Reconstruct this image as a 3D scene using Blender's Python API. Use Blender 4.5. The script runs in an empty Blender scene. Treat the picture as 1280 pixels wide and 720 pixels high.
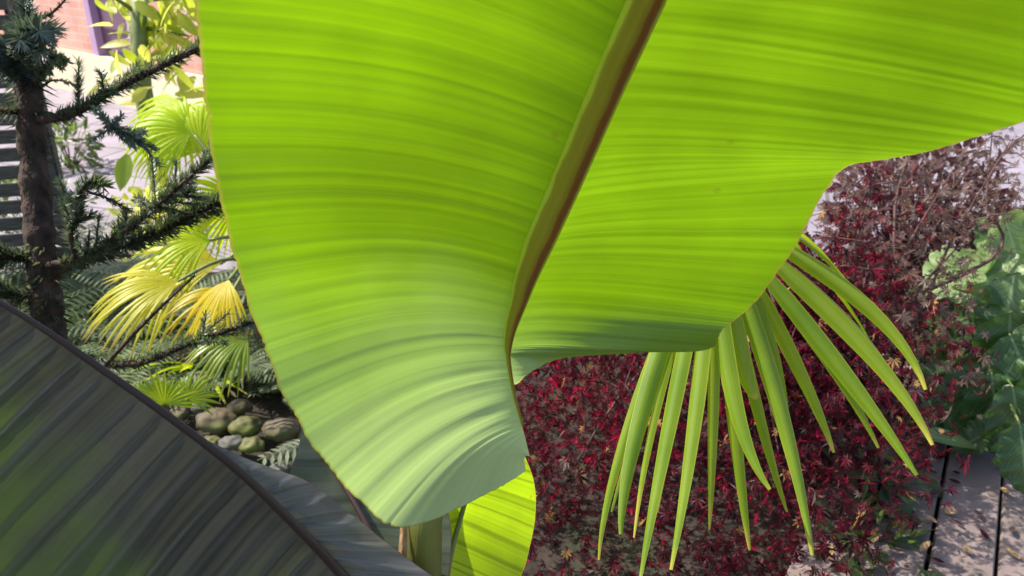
import bpy, math, random
from mathutils import Vector, noise, Matrix
random.seed(7)
R = math.radians
sc = bpy.context.scene
COL = sc.collection

# ------------------------------------------------------------------ camera
F = 1005.0; PITCH = R(24); CH = 1.5
RT = Vector((1, 0, 0)); FW = Vector((0, math.cos(PITCH), -math.sin(PITCH))); UP = Vector((0, math.sin(PITCH), math.cos(PITCH)))
CP = Vector((0, 0, CH))
def P(x, y, d):
    return CP + RT * ((x - 640) / F * d) + UP * ((360 - y) / F * d) + FW * d
def G(x, y, z=0.0):
    v = RT * ((x - 640) / F) + UP * ((360 - y) / F) + FW
    return CP + v * ((z - CH) / v.z)
cam = bpy.data.cameras.new('camera'); cam.lens = 36 * F / 1280; cam.sensor_width = 36
cam.clip_start = 0.02; cam.clip_end = 500
co = bpy.data.objects.new('camera', cam); COL.objects.link(co)
co.location = CP; co.rotation_euler = (R(90) - PITCH, 0, 0)
cam.dof.use_dof = True; cam.dof.focus_distance = 1.0; cam.dof.aperture_fstop = 9.0
sc.camera = co

# ------------------------------------------------------------------ light
AZ, EL = -72, 50                      # sun: left of the view, a little in front, high
s = Vector((math.cos(R(EL)) * math.sin(R(AZ)), math.cos(R(EL)) * math.cos(R(AZ)), math.sin(R(EL))))
L = bpy.data.lights.new('sun', 'SUN'); L.energy = 4.6; L.angle = R(0.5); L.color = (1, .94, .84)
lo = bpy.data.objects.new('sun', L); COL.objects.link(lo); lo.location = (0, 0, 6)
lo.rotation_euler = s.to_track_quat('Z', 'Y').to_euler()
w = bpy.data.worlds.new('World'); sc.world = w; w.use_nodes = True
nt = w.node_tree; bg = nt.nodes['Background']
sky = nt.nodes.new('ShaderNodeTexSky'); sky.sky_type = 'NISHITA'; sky.sun_disc = False
sky.sun_elevation = R(EL); sky.sun_rotation = R(AZ); sky.air_density = 1.0; sky.dust_density = 2.0; sky.ozone_density = 1.0
nt.links.new(sky.outputs[0], bg.inputs[0]); bg.inputs[1].default_value = 0.15
sc.view_settings.view_transform = 'Standard'; sc.view_settings.look = 'None'
sc.view_settings.exposure = 0.85; sc.view_settings.gamma = 1
try: sc.view_settings.use_curve_mapping = False
except Exception: pass
sc.cycles.max_bounces = 8; sc.cycles.diffuse_bounces = 4; sc.cycles.transmission_bounces = 4

# ------------------------------------------------------------------ mesh helpers
class MB:
    def __init__(s): s.v = []; s.f = []; s.uv = []; s.mi = []
    def face(s, idx, uvs=None, m=0):
        s.f.append(tuple(idx)); s.uv.append(uvs or [(0, 0)] * len(idx)); s.mi.append(m)
    def add(s, pts):
        b = len(s.v); s.v.extend([tuple(p) for p in pts]); return b
    def grid(s, rows, uvs=None, m=0, close=False):
        n = len(rows[0]); b = s.add([p for r in rows for p in r])
        for i in range(len(rows) - 1):
            for j in range(n if close else n - 1):
                k = (j + 1) % n
                ids = (b + i * n + j, b + i * n + k, b + (i + 1) * n + k, b + (i + 1) * n + j)
                if uvs:
                    if close and k == 0:
                        q = [uvs[i][j], (1.0, uvs[i][k][1]), (1.0, uvs[i + 1][k][1]), uvs[i + 1][j]]
                    else: q = [uvs[i][j], uvs[i][k], uvs[i + 1][k], uvs[i + 1][j]]
                else: q = None
                s.face(ids, q, m)
        return b
    def tube(s, pts, rad, n=8, m=0, cap=True, flat=None, jit=0, groove=0):
        pts = [Vector(p) for p in pts]; N = len(pts)
        if not hasattr(rad, '__len__'): rad = [rad] * N
        ref = Vector((0, 0, 1)); rows = []; uvs = []; acc = 0
        t0 = (pts[1] - pts[0]).normalized()
        if abs(t0.dot(ref)) > .9: ref = Vector((1, 0, 0))
        for i in range(N):
            t = (pts[min(i + 1, N - 1)] - pts[max(i - 1, 0)]).normalized()
            a = (flat if flat is not None else ref); a = (a - t * a.dot(t)).normalized(); b = t.cross(a)
            if flat is None: ref = a
            if i: acc += (pts[i] - pts[i - 1]).length
            row = []
            for j in range(n):
                th = 2 * math.pi * j / n; r = rad[i] * (1 + (random.uniform(-jit, jit) if jit else 0))
                r *= 1 + groove * math.sin(th * 9 + .4 * math.sin(i * .13)); row.append(pts[i] + a * (math.cos(th) * r * (0.62 if flat is not None else 1)) + b * (math.sin(th) * r))
            rows.append(row); uvs.append([(j / n, acc) for j in range(n)])
        b0 = s.grid(rows, uvs, m, close=True)
        if cap:
            s.face([b0 + j for j in range(n)][::-1], None, m)
            s.face([b0 + (N - 1) * n + j for j in range(n)], None, m)
    def box(s, c, sx, sy, sz, rot=0, m=0):
        c = Vector(c); M = Matrix.Rotation(rot, 3, 'Z')
        b = s.add([c + M @ Vector((x * sx / 2, y * sy / 2, z * sz / 2)) for z in (-1, 1) for y in (-1, 1) for x in (-1, 1)])
        for q in ((0, 2, 3, 1), (4, 5, 7, 6), (0, 1, 5, 4), (2, 6, 7, 3), (1, 3, 7, 5), (0, 4, 6, 2)):
            s.face([b + i for i in q], None, m)
    def build(s, name, mats, parent=None, smooth=True, loc=None, **kw):
        me = bpy.data.meshes.new(name)
        o = Vector(loc) if loc is not None else Vector((0, 0, 0))
        me.from_pydata([tuple(Vector(v) - o) for v in s.v], [], s.f)
        ul = me.uv_layers.new(name='UVMap'); flat = [c for u in s.uv for p in u for c in p]
        ul.data.foreach_set('uv', flat)
        mats = mats if isinstance(mats, (list, tuple)) else [mats]
        for m in mats: me.materials.append(m)
        me.polygons.foreach_set('material_index', s.mi)
        me.polygons.foreach_set('use_smooth', [smooth] * len(s.f)); me.update()
        ob = bpy.data.objects.new(name, me); COL.objects.link(ob)
        ob.location = o
        if parent is not None:
            ob.parent = parent; wp = parent; t = Vector((0, 0, 0))
            while wp is not None: t += wp.location; wp = wp.parent
            ob.location = o - t
        for k, v in kw.items(): ob[k] = v
        return ob
def thing(name, loc, label, cat, group=None):
    o = bpy.data.objects.new(name, None); COL.objects.link(o); o.location = loc; o.empty_display_size = .1
    o['label'] = label; o['category'] = cat
    if group: o['group'] = group
    return o
def tag(o, label, cat, group=None):
    o['label'] = label; o['category'] = cat
    if group: o['group'] = group
    return o
def cr(pts, t):
    """Catmull-Rom through tuples, t in 0..1 over the list."""
    n = len(pts) - 1; x = min(max(t, 0), 1) * n; i = min(int(x), n - 1); f = x - i
    p0 = pts[max(i - 1, 0)]; p1 = pts[i]; p2 = pts[i + 1]; p3 = pts[min(i + 2, n)]
    return tuple(0.5 * ((2 * b) + (-a + c) * f + (2 * a - 5 * b + 4 * c - d) * f * f + (-a + 3 * b - 3 * c + d) * f ** 3)
                 for a, b, c, d in zip(p0, p1, p2, p3))
def curve(pts, n): return [Vector(cr([tuple(p) for p in pts], i / (n - 1))) for i in range(n)]
def rv(a): return Vector((random.uniform(-a, a), random.uniform(-a, a), random.uniform(-a, a)))
def rdir():
    while True:
        v = rv(1)
        if .05 < v.length < 1: return v.normalized()

# ------------------------------------------------------------------ materials
def newmat(name):
    m = bpy.data.materials.new(name); m.use_nodes = True; m.node_tree.nodes.clear(); return m, m.node_tree.nodes, m.node_tree.links
def N(ns, t, **k):
    n = ns.new(t)
    for a, b in k.items(): setattr(n, a, b)
    return n
def ramp(ns, stops):
    r = N(ns, 'ShaderNodeValToRGB'); e = r.color_ramp.elements
    while len(e) < len(stops): e.new(.5)
    for i, (p, c) in enumerate(stops): e[i].position = p; e[i].color = (*c, 1)
    return r
def mixc(ns, ls, fac, a, b, blend='MIX'):
    m = N(ns, 'ShaderNodeMix', data_type='RGBA', blend_type=blend)
    if hasattr(fac, 'is_linked'): ls.new(fac, m.inputs[0])
    else: m.inputs[0].default_value = fac
    for i, c in ((6, a), (7, b)):
        if hasattr(c, 'is_linked'): ls.new(c, m.inputs[i])
        else: m.inputs[i].default_value = (*c, 1)
    return m.outputs[2]
def mth(ns, ls, op, a, b=0.0, c=None):
    m = N(ns, 'ShaderNodeMath', operation=op)
    for i, v in enumerate((a, b) if c is None else (a, b, c)):
        if hasattr(v, 'is_linked'): ls.new(v, m.inputs[i])
        else: m.inputs[i].default_value = v
    return m.outputs[0]
def leaf_out(ns, ls, dcol, tcol, rough, tfac, bump=None, bstr=.3, spec=.5, sheen=0):
    pr = N(ns, 'ShaderNodeBsdfPrincipled'); tr = N(ns, 'ShaderNodeBsdfTranslucent'); mx = N(ns, 'ShaderNodeMixShader'); out = N(ns, 'ShaderNodeOutputMaterial')
    ls.new(dcol, pr.inputs['Base Color']) if hasattr(dcol, 'is_linked') else setattr(pr.inputs['Base Color'], 'default_value', (*dcol, 1))
    ls.new(tcol, tr.inputs['Color']) if hasattr(tcol, 'is_linked') else setattr(tr.inputs['Color'], 'default_value', (*tcol, 1))
    pr.inputs['Roughness'].default_value = rough; pr.inputs['Specular IOR Level'].default_value = spec
    mx.inputs[0].default_value = tfac
    ls.new(pr.outputs[0], mx.inputs[1]); ls.new(tr.outputs[0], mx.inputs[2]); ls.new(mx.outputs[0], out.inputs[0])
    if bump is not None:
        b = N(ns, 'ShaderNodeBump'); b.inputs['Strength'].default_value = bstr; b.inputs['Distance'].default_value = .002
        ls.new(bump, b.inputs['Height']); ls.new(b.outputs[0], pr.inputs['Normal']); ls.new(b.outputs[0], tr.inputs['Normal'])
def blade_mat(name, d1, d2, t1, t2, edge, rough=.35, tfac=.55, f1=34, f2=150, blot=None, bstr=.25, spec=.5, tip=None, vdark=.72, plo=.66):
    """big ribbed leaf: UV x = 0 midrib .. 1 margin, UV y = metres along the midrib"""
    m, ns, ls = newmat(name)
    uv = N(ns, 'ShaderNodeUVMap'); sp = N(ns, 'ShaderNodeSeparateXYZ'); ls.new(uv.outputs[0], sp.inputs[0])
    tc = N(ns, 'ShaderNodeTexCoord')
    n0 = N(ns, 'ShaderNodeTexNoise'); n0.inputs['Scale'].default_value = 9; n0.inputs['Detail'].default_value = 3; ls.new(tc.outputs['Object'], n0.inputs['Vector'])
    wob = mth(ns, ls, 'MULTIPLY_ADD', n0.outputs[0], .02, sp.outputs[1])
    a = N(ns, 'ShaderNodeTexNoise', noise_dimensions='1D'); a.inputs['Scale'].default_value = f1; a.inputs['Detail'].default_value = 2; ls.new(wob, a.inputs['W'])
    wob2 = mth(ns, ls, 'MULTIPLY_ADD', n0.outputs[0], .004, sp.outputs[1])
    b = N(ns, 'ShaderNodeTexNoise', noise_dimensions='1D'); b.inputs['Scale'].default_value = f2; b.inputs['Detail'].default_value = 3; ls.new(wob2, b.inputs['W'])
    ab = mth(ns, ls, 'ADD', mth(ns, ls, 'MULTIPLY', a.outputs[0], .6), mth(ns, ls, 'MULTIPLY', b.outputs[0], .4))
    st = N(ns, 'ShaderNodeMapRange'); ls.new(ab, st.inputs[0]); st.inputs[1].default_value = .34; st.inputs[2].default_value = .66
    stv = mth(ns, ls, 'MULTIPLY_ADD', n0.outputs[0], .5, mth(ns, ls, 'MULTIPLY', st.outputs[0], .6))
    dc = mixc(ns, ls, stv, d1, d2); t_ = mixc(ns, ls, stv, t1, t2)
    # thin dark lateral veins at irregular spacing, broad patchiness, a few brown flecks
    def veins(freq, width, lo):
        q = N(ns, 'ShaderNodeTexNoise', noise_dimensions='1D'); q.inputs['Scale'].default_value = freq; q.inputs['Detail'].default_value = 0; ls.new(wob2, q.inputs['W'])
        ab_ = mth(ns, ls, 'ABSOLUTE', mth(ns, ls, 'SUBTRACT', q.outputs[0], .5))
        mr = N(ns, 'ShaderNodeMapRange', interpolation_type='SMOOTHSTEP'); ls.new(ab_, mr.inputs[0]); mr.inputs[1].default_value = 0; mr.inputs[2].default_value = width; mr.inputs[3].default_value = lo; mr.inputs[4].default_value = 1
        return mr.outputs[0]
    vn = mth(ns, ls, 'MULTIPLY', veins(28, .07, vdark), veins(150, .08, 1 - (1 - vdark) * .4))
    pn = N(ns, 'ShaderNodeTexNoise'); pn.inputs['Scale'].default_value = 3.6; pn.inputs['Detail'].default_value = 5; ls.new(tc.outputs['Object'], pn.inputs['Vector'])
    pm = N(ns, 'ShaderNodeMapRange'); ls.new(pn.outputs[0], pm.inputs[0]); pm.inputs[1].default_value = .32; pm.inputs[2].default_value = .68; pm.inputs[3].default_value = plo; pm.inputs[4].default_value = 1.14
    vn = mth(ns, ls, 'MULTIPLY', vn, pm.outputs[0])
    dc = mixc(ns, ls, 1.0, dc, vn, 'MULTIPLY'); t_ = mixc(ns, ls, 1.0, t_, vn, 'MULTIPLY')
    vo = N(ns, 'ShaderNodeTexVoronoi'); vo.inputs['Scale'].default_value = 26; ls.new(tc.outputs['Object'], vo.inputs['Vector'])
    vs = N(ns, 'ShaderNodeSeparateColor'); ls.new(vo.outputs['Color'], vs.inputs[0])
    sp2 = mth(ns, ls, 'MULTIPLY', mth(ns, ls, 'LESS_THAN', vo.outputs['Distance'], mth(ns, ls, 'MULTIPLY_ADD', vs.outputs[1], .10, .03)), mth(ns, ls, 'GREATER_THAN', vs.outputs[0], .86))
    sp2 = mth(ns, ls, 'MULTIPLY', sp2, .25)
    dc = mixc(ns, ls, sp2, dc, (.16, .10, .03)); t_ = mixc(ns, ls, sp2, t_, (.12, .08, .01))
    if tip:                                   # pale sky sheen painted into the colour towards the leaf end (UV y small)
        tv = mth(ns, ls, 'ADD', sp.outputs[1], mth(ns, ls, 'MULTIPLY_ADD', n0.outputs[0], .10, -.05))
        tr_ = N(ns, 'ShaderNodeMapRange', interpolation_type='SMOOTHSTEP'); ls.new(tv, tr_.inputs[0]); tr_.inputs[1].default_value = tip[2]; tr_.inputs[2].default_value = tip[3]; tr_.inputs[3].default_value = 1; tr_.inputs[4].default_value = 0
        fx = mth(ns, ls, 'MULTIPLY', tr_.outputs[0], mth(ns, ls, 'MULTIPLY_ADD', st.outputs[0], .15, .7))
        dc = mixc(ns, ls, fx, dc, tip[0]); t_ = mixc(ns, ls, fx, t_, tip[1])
    if blot and len(blot) > 2:                # green tissue in streaks along the veins, towards the margin
        nb = N(ns, 'ShaderNodeTexNoise', noise_dimensions='1D'); nb.inputs['Scale'].default_value = blot[2]; nb.inputs['Detail'].default_value = 3; ls.new(wob, nb.inputs['W'])
        ad = mth(ns, ls, 'ADD', mth(ns, ls, 'MULTIPLY_ADD', nb.outputs[0], .8, -.70), mth(ns, ls, 'MULTIPLY_ADD', sp.outputs[0], 1.0, mth(ns, ls, 'MULTIPLY_ADD', n0.outputs[0], .6, -.25)))
        rb = N(ns, 'ShaderNodeMapRange', interpolation_type='SMOOTHSTEP'); ls.new(ad, rb.inputs[0]); rb.inputs[1].default_value = -.1; rb.inputs[2].default_value = .4
        dc = mixc(ns, ls, rb.outputs[0], dc, blot[0]); t_ = mixc(ns, ls, rb.outputs[0], t_, blot[1])
    elif blot:
        nb = N(ns, 'ShaderNodeTexNoise'); nb.inputs['Scale'].default_value = 4.5; nb.inputs['Detail'].default_value = 4; ls.new(tc.outputs['Object'], nb.inputs['Vector'])
        rb = N(ns, 'ShaderNodeMapRange'); ls.new(nb.outputs[0], rb.inputs[0]); rb.inputs[1].default_value = .42; rb.inputs[2].default_value = .62
        dc = mixc(ns, ls, rb.outputs[0], dc, blot[0]); t_ = mixc(ns, ls, rb.outputs[0], t_, blot[1])
    em = N(ns, 'ShaderNodeMapRange'); ls.new(sp.outputs[0], em.inputs[0]); em.inputs[1].default_value = .988; em.inputs[2].default_value = .997
    dc = mixc(ns, ls, em.outputs[0], dc, edge); t_ = mixc(ns, ls, em.outputs[0], t_, edge)
    leaf_out(ns, ls, dc, t_, rough, tfac, ab, bstr, spec)
    return m
def simple_leaf(name, d1, d2, t1, t2, rough=.45, tfac=.5, spec=.4, scale=14, uvtip=None, glint=0, vein=False):
    """small foliage: colour differs from leaf to leaf (random per island)"""
    m, ns, ls = newmat(name)
    g = N(ns, 'ShaderNodeNewGeometry'); tc = N(ns, 'ShaderNodeTexCoord')
    n0 = N(ns, 'ShaderNodeTexNoise'); n0.inputs['Scale'].default_value = scale; n0.inputs['Detail'].default_value = 3; ls.new(tc.outputs['Object'], n0.inputs['Vector'])
    f = mth(ns, ls, 'MULTIPLY_ADD', g.outputs['Random Per Island'], .7, mth(ns, ls, 'MULTIPLY_ADD', n0.outputs[0], .8, -.25))
    if glint: f = mth(ns, ls, 'POWER', mth(ns, ls, 'MAXIMUM', f, 0.0), glint)
    dc = mixc(ns, ls, f, d1, d2); t_ = mixc(ns, ls, f, t1, t2)
    if vein:                                  # pale midrib and side veins of a broad leaf
        uvn = N(ns, 'ShaderNodeUVMap'); su = N(ns, 'ShaderNodeSeparateXYZ'); ls.new(uvn.outputs[0], su.inputs[0])
        ax_ = mth(ns, ls, 'ABSOLUTE', mth(ns, ls, 'SUBTRACT', su.outputs[0], .5))
        fr_ = mth(ns, ls, 'ABSOLUTE', mth(ns, ls, 'SUBTRACT', mth(ns, ls, 'FRACT', mth(ns, ls, 'MULTIPLY_ADD', ax_, -4.5, mth(ns, ls, 'MULTIPLY', su.outputs[1], 7.0))), .5))
        v1 = N(ns, 'ShaderNodeMapRange'); ls.new(fr_, v1.inputs[0]); v1.inputs[1].default_value = .02; v1.inputs[2].default_value = .07; v1.inputs[3].default_value = .6; v1.inputs[4].default_value = 0
        v2 = N(ns, 'ShaderNodeMapRange'); ls.new(ax_, v2.inputs[0]); v2.inputs[1].default_value = .012; v2.inputs[2].default_value = .03; v2.inputs[3].default_value = .9; v2.inputs[4].default_value = 0
        vv = mth(ns, ls, 'MAXIMUM', v1.outputs[0], v2.outputs[0]); pale = tuple(min(.6, c * 1.35 + .06) for c in d2)
        sh = N(ns, 'ShaderNodeMapRange'); ls.new(fr_, sh.inputs[0]); sh.inputs[1].default_value = .05; sh.inputs[2].default_value = .45; sh.inputs[3].default_value = .72; sh.inputs[4].default_value = 1.08
        dc = mixc(ns, ls, 1.0, dc, sh.outputs[0], 'MULTIPLY'); dc = mixc(ns, ls, vv, dc, pale)
    if uvtip:
        uv = N(ns, 'ShaderNodeUVMap'); sp = N(ns, 'ShaderNodeSeparateXYZ'); ls.new(uv.outputs[0], sp.inputs[0])
        wv = mth(ns, ls, 'ADD', mth(ns, ls, 'ADD', sp.outputs[1], mth(ns, ls, 'MULTIPLY_ADD', g.outputs['Random Per Island'], .2, -.13)), mth(ns, ls, 'MULTIPLY_ADD', n0.outputs[0], .16, -.08))
        mr = N(ns, 'ShaderNodeMapRange'); ls.new(wv, mr.inputs[0]); mr.inputs[1].default_value = .86; mr.inputs[2].default_value = .97
        dc = mixc(ns, ls, mr.outputs[0], dc, uvtip); t_ = mixc(ns, ls, mr.outputs[0], t_, uvtip)
        edge = mth(ns, ls, 'ABSOLUTE', mth(ns, ls, 'SUBTRACT', sp.outputs[0], .5))
        er = N(ns, 'ShaderNodeMapRange'); ls.new(edge, er.inputs[0]); er.inputs[1].default_value = .44; er.inputs[2].default_value = .49
        dc = mixc(ns, ls, mth(ns, ls, 'MULTIPLY', er.outputs[0], .6), dc, uvtip)
        fine = N(ns, 'ShaderNodeTexNoise', noise_dimensions='1D'); fine.inputs['Scale'].default_value = 22; ls.new(sp.outputs[0], fine.inputs['W'])
        ff = N(ns, 'ShaderNodeMapRange'); ls.new(fine.outputs[0], ff.inputs[0]); ff.inputs[1].default_value = .3; ff.inputs[2].default_value = .7; ff.inputs[3].default_value = .5; ff.inputs[4].default_value = 1.15
        t_ = mixc(ns, ls, 1.0, t_, ff.outputs[0], 'MULTIPLY')
    leaf_out(ns, ls, dc, t_, rough, tfac, None, 0, spec)
    return m
def solid(name, c1, c2, scale=8, rough=.8, bump=.4, detail=6, stretch=None, bdist=.01, extra=None):
    m, ns, ls = newmat(name)
    tc = N(ns, 'ShaderNodeTexCoord'); mp = N(ns, 'ShaderNodeMapping'); ls.new(tc.outputs['Object'], mp.inputs[0])
    if stretch: mp.inputs['Scale'].default_value = stretch
    n0 = N(ns, 'ShaderNodeTexNoise'); n0.inputs['Scale'].default_value = scale; n0.inputs['Detail'].default_value = detail; ls.new(mp.outputs[0], n0.inputs['Vector'])
    r = ramp(ns, [(.32, c1), (.68, c2)]); ls.new(n0.outputs[0], r.inputs[0])
    c = r.outputs[0]
    if extra:
        n1 = N(ns, 'ShaderNodeTexNoise'); n1.inputs['Scale'].default_value = extra[1]; n1.inputs['Detail'].default_value = 5; ls.new(tc.outputs['Object'], n1.inputs['Vector'])
        mr = N(ns, 'ShaderNodeMapRange'); ls.new(n1.outputs[0], mr.inputs[0]); mr.inputs[1].default_value = extra[2]; mr.inputs[2].default_value = extra[3]
        c = mixc(ns, ls, mr.outputs[0], c, extra[0])
    pr = N(ns, 'ShaderNodeBsdfPrincipled'); out = N(ns, 'ShaderNodeOutputMaterial'); ls.new(c, pr.inputs['Base Color']); pr.inputs['Roughness'].default_value = rough
    b = N(ns, 'ShaderNodeBump'); b.inputs['Strength'].default_value = bump; b.inputs['Distance'].default_value = bdist; ls.new(n0.outputs[0], b.inputs['Height']); ls.new(b.outputs[0], pr.inputs['Normal'])
    ls.new(pr.outputs[0], out.inputs[0]); return m
def brick_mat(name, c1, c2, mort, bw, bh, ms, rough=.85, bump=.4, rot=0, coord='UV'):
    m, ns, ls = newmat(name)
    tc = N(ns, 'ShaderNodeTexCoord'); mp = N(ns, 'ShaderNodeMapping'); ls.new(tc.outputs[coord], mp.inputs[0]); mp.inputs['Rotation'].default_value = (0, 0, rot)
    br = N(ns, 'ShaderNodeTexBrick'); ls.new(mp.outputs[0], br.inputs[0]); br.inputs['Scale'].default_value = 1
    br.inputs['Color1'].default_value = (*c1, 1); br.inputs['Color2'].default_value = (*c2, 1); br.inputs['Mortar'].default_value = (*mort, 1)
    br.inputs['Brick Width'].default_value = bw; br.inputs['Row Height'].default_value = bh; br.inputs['Mortar Size'].default_value = ms
    n0 = N(ns, 'ShaderNodeTexNoise'); n0.inputs['Scale'].default_value = 3; n0.inputs['Detail'].default_value = 8; ls.new(mp.outputs[0], n0.inputs['Vector'])
    mr = N(ns, 'ShaderNodeMapRange'); ls.new(n0.outputs[0], mr.inputs[0]); mr.inputs[1].default_value = .3; mr.inputs[2].default_value = .7; mr.inputs[3].default_value = .78; mr.inputs[4].default_value = 1.1
    c = mixc(ns, ls, 1.0, br.outputs[0], mr.outputs[0], 'MULTIPLY')
    pr = N(ns, 'ShaderNodeBsdfPrincipled'); out = N(ns, 'ShaderNodeOutputMaterial'); ls.new(c, pr.inputs['Base Color']); pr.inputs['Roughness'].default_value = rough
    b = N(ns, 'ShaderNodeBump'); b.inputs['Strength'].default_value = bump; b.inputs['Distance'].default_value = .004; b.invert = True; ls.new(br.outputs['Fac'], b.inputs['Height']); ls.new(b.outputs[0], pr.inputs['Normal'])
    ls.new(pr.outputs[0], out.inputs[0]); return m
def midrib_mat(name, stops, rough=.35, tfac=.12, tcol=(.5, .5, .03)):
    """colour bands run along the rib (UV x goes round it)"""
    m, ns, ls = newmat(name)
    uv = N(ns, 'ShaderNodeUVMap'); sp = N(ns, 'ShaderNodeSeparateXYZ'); ls.new(uv.outputs[0], sp.inputs[0])
    tc = N(ns, 'ShaderNodeTexCoord'); n0 = N(ns, 'ShaderNodeTexNoise'); n0.inputs['Scale'].default_value = 30; n0.inputs['Detail'].default_value = 4; ls.new(tc.outputs['Object'], n0.inputs['Vector'])
    x = mth(ns, ls, 'ADD', sp.outputs[0], mth(ns, ls, 'MULTIPLY_ADD', n0.outputs[0], .09, -.045))
    r = ramp(ns, stops); ls.new(x, r.inputs[0])
    fine = N(ns, 'ShaderNodeTexNoise', noise_dimensions='1D'); fine.inputs['Scale'].default_value = 60; ls.new(sp.outputs[0], fine.inputs['W'])
    leaf_out(ns, ls, r.outputs[0], tcol, rough, tfac, fine.outputs[0], .3)
    return m

M = {}
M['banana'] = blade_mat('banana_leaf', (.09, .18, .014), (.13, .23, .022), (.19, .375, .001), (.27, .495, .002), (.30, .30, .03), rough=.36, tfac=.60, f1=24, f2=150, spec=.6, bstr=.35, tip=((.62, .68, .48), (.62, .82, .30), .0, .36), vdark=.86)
M['banana_rib'] = midrib_mat('banana_midrib', [(0.0, (.36, .30, .02)), (.05, (.34, .24, .02)), (.075, (.24, .06, .012)), (.15, (.20, .04, .010)), (.19, (.50, .45, .05)), (.5, (.2, .3, .04)), (.76, (.62, .75, .05)), (.85, (.58, .68, .04)), (.89, (.34, .30, .02)), (1, (.38, .33, .02))], tfac=.3, tcol=(.6, .55, .03))
M['dark'] = blade_mat('purple_leaf', (.072, .072, .062), (.145, .142, .130), (.03, .03, .02), (.06, .058, .04), (.05, .02, .02), rough=.30, tfac=.38, f1=22, f2=110, blot=((.082, .100, .058), (.085, .150, .014), 7), spec=.55, vdark=.72, bstr=.35, plo=.8)
M['pale'] = blade_mat('purple_leaf_highlight', (.085, .08, .08), (.20, .19, .185), (.06, .06, .04), (.10, .10, .06), (.10, .02, .03), rough=.3, tfac=.3, f1=40, f2=120, spec=.6)  # right half of the purple leaf: highlight painted in as a paler grey
M['grey'] = blade_mat('grey_leaf', (.05, .07, .045), (.11, .125, .095), (.05, .09, .02), (.08, .14, .04), (.10, .02, .03), rough=.33, tfac=.4, f1=22, f2=90, spec=.55)
M['dark_rib'] = midrib_mat('purple_midrib', [(0, (.035, .018, .018)), (.5, (.06, .028, .026)), (1, (.035, .018, .018))], tfac=.05, tcol=(.2, .05, .03))
M['lime'] = blade_mat('lime_leaf', (.14, .24, .02), (.18, .30, .03), (.34, .56, .004), (.50, .72, .006), (.5, .45, .05), rough=.4, tfac=.65, f1=36, f2=150, vdark=.6)
M['stem'] = midrib_mat('banana_stem', [(0, (.10, .12, .02)), (.3, (.16, .18, .03)), (.55, (.09, .09, .02)), (.8, (.19, .20, .04)), (1, (.10, .12, .02))], rough=.45, tfac=.1)
M['dry'] = solid('dry_leaf', (.30, .16, .06), (.5, .32, .16), 20, .7, .3, stretch=(6, 6, 1))
M['fan'] = simple_leaf('fan_green', (.13, .24, .015), (.30, .40, .035), (.32, .50, .006), (.62, .74, .02), rough=.32, tfac=.5, uvtip=(.60, .54, .08), spec=.6)
M['fanlime'] = simple_leaf('fan_lime', (.42, .60, .006), (.56, .68, .01), (.66, .92, .002), (.88, .95, .006), rough=.4, tfac=.55, uvtip=(.6, .55, .1))
M['fanyellow'] = simple_leaf('fan_yellow', (.62, .58, .006), (.66, .62, .08), (.92, .82, .002), (.95, .90, .05), rough=.4, tfac=.5, uvtip=(.65, .45, .08))
M['fangold'] = simple_leaf('fan_gold', (.58, .44, .005), (.66, .56, .02), (.95, .66, .001), (.95, .80, .01), rough=.4, tfac=.5, uvtip=(.5, .2, .04))
M['petiole'] = solid('petiole', (.10, .15, .03), (.20, .22, .06), 20, .5, .2)
M['fibre'] = solid('palm_fibre', (.06, .04, .025), (.16, .11, .07), 30, .95, 1.0, stretch=(1, 1, .2))
M['bark'] = solid('conifer_bark', (.016, .009, .006), (.085, .045, .028), 46, .9, 1.0, stretch=(1, 1, .45), bdist=.02, extra=((.10, .10, .08), 22, .6, .72))
M['needle'] = simple_leaf('needles', (.08, .105, .055), (.22, .25, .16), (.08, .12, .03), (.18, .24, .08), rough=.38, tfac=.35)
M['needlegrey'] = simple_leaf('needles_grey', (.10, .14, .10), (.26, .30, .26), (.07, .11, .05), (.13, .18, .09), rough=.4, tfac=.3)
M['litter'] = simple_leaf('dead_litter', (.025, .014, .012), (.10, .06, .045), (.06, .03, .02), (.15, .08, .05), rough=.6, tfac=.3)
M['maple'] = simple_leaf('maple_leaves', (.015, .005, .007), (.17, .010, .032), (.045, .003, .008), (.98, .03, .12), rough=.5, tfac=.5, spec=.3, scale=5, glint=2.6)
M['maplesparkle'] = simple_leaf('maple_leaves_sparkle', (.45, .25, .05), (.6, .4, .2), (.7, .4, .03), (.8, .5, .2), rough=.4, tfac=.45)  # a few yellow-orange leaves put light sparkles into the crown's colour
M['twigbrown'] = simple_leaf('twiggy_brown', (.05, .028, .028), (.17, .10, .10), (.12, .03, .03), (.34, .12, .11), rough=.5, tfac=.45)
M['maplebrown'] = simple_leaf('maple_leaves_brown', (.07, .045, .038), (.21, .15, .13), (.14, .06, .045), (.40, .22, .15), rough=.45, tfac=.45)
M['mapletwig'] = solid('maple_twig', (.05, .022, .02), (.14, .07, .06), 40, .8, .4)
M['lobed'] = simple_leaf('lobed_green', (.030, .085, .022), (.10, .18, .060), (.06, .16, .02), (.14, .28, .04), rough=.36, tfac=.3, spec=.4, scale=14, vein=True)
M['lobedpale'] = simple_leaf('lobed_pale', (.14, .24, .08), (.28, .38, .15), (.16, .32, .04), (.28, .44, .09), rough=.40, tfac=.3, spec=.4, scale=14, vein=True)
M['shrub'] = simple_leaf('shrub_leaves', (.025, .055, .018), (.09, .13, .05), (.10, .20, .02), (.28, .38, .06), rough=.4, tfac=.4, spec=.5)
M['limeshrub'] = simple_leaf('lime_shrub', (.26, .34, .02), (.46, .44, .12), (.62, .78, .01), (.9, .84, .20), rough=.42, tfac=.55)
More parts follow.
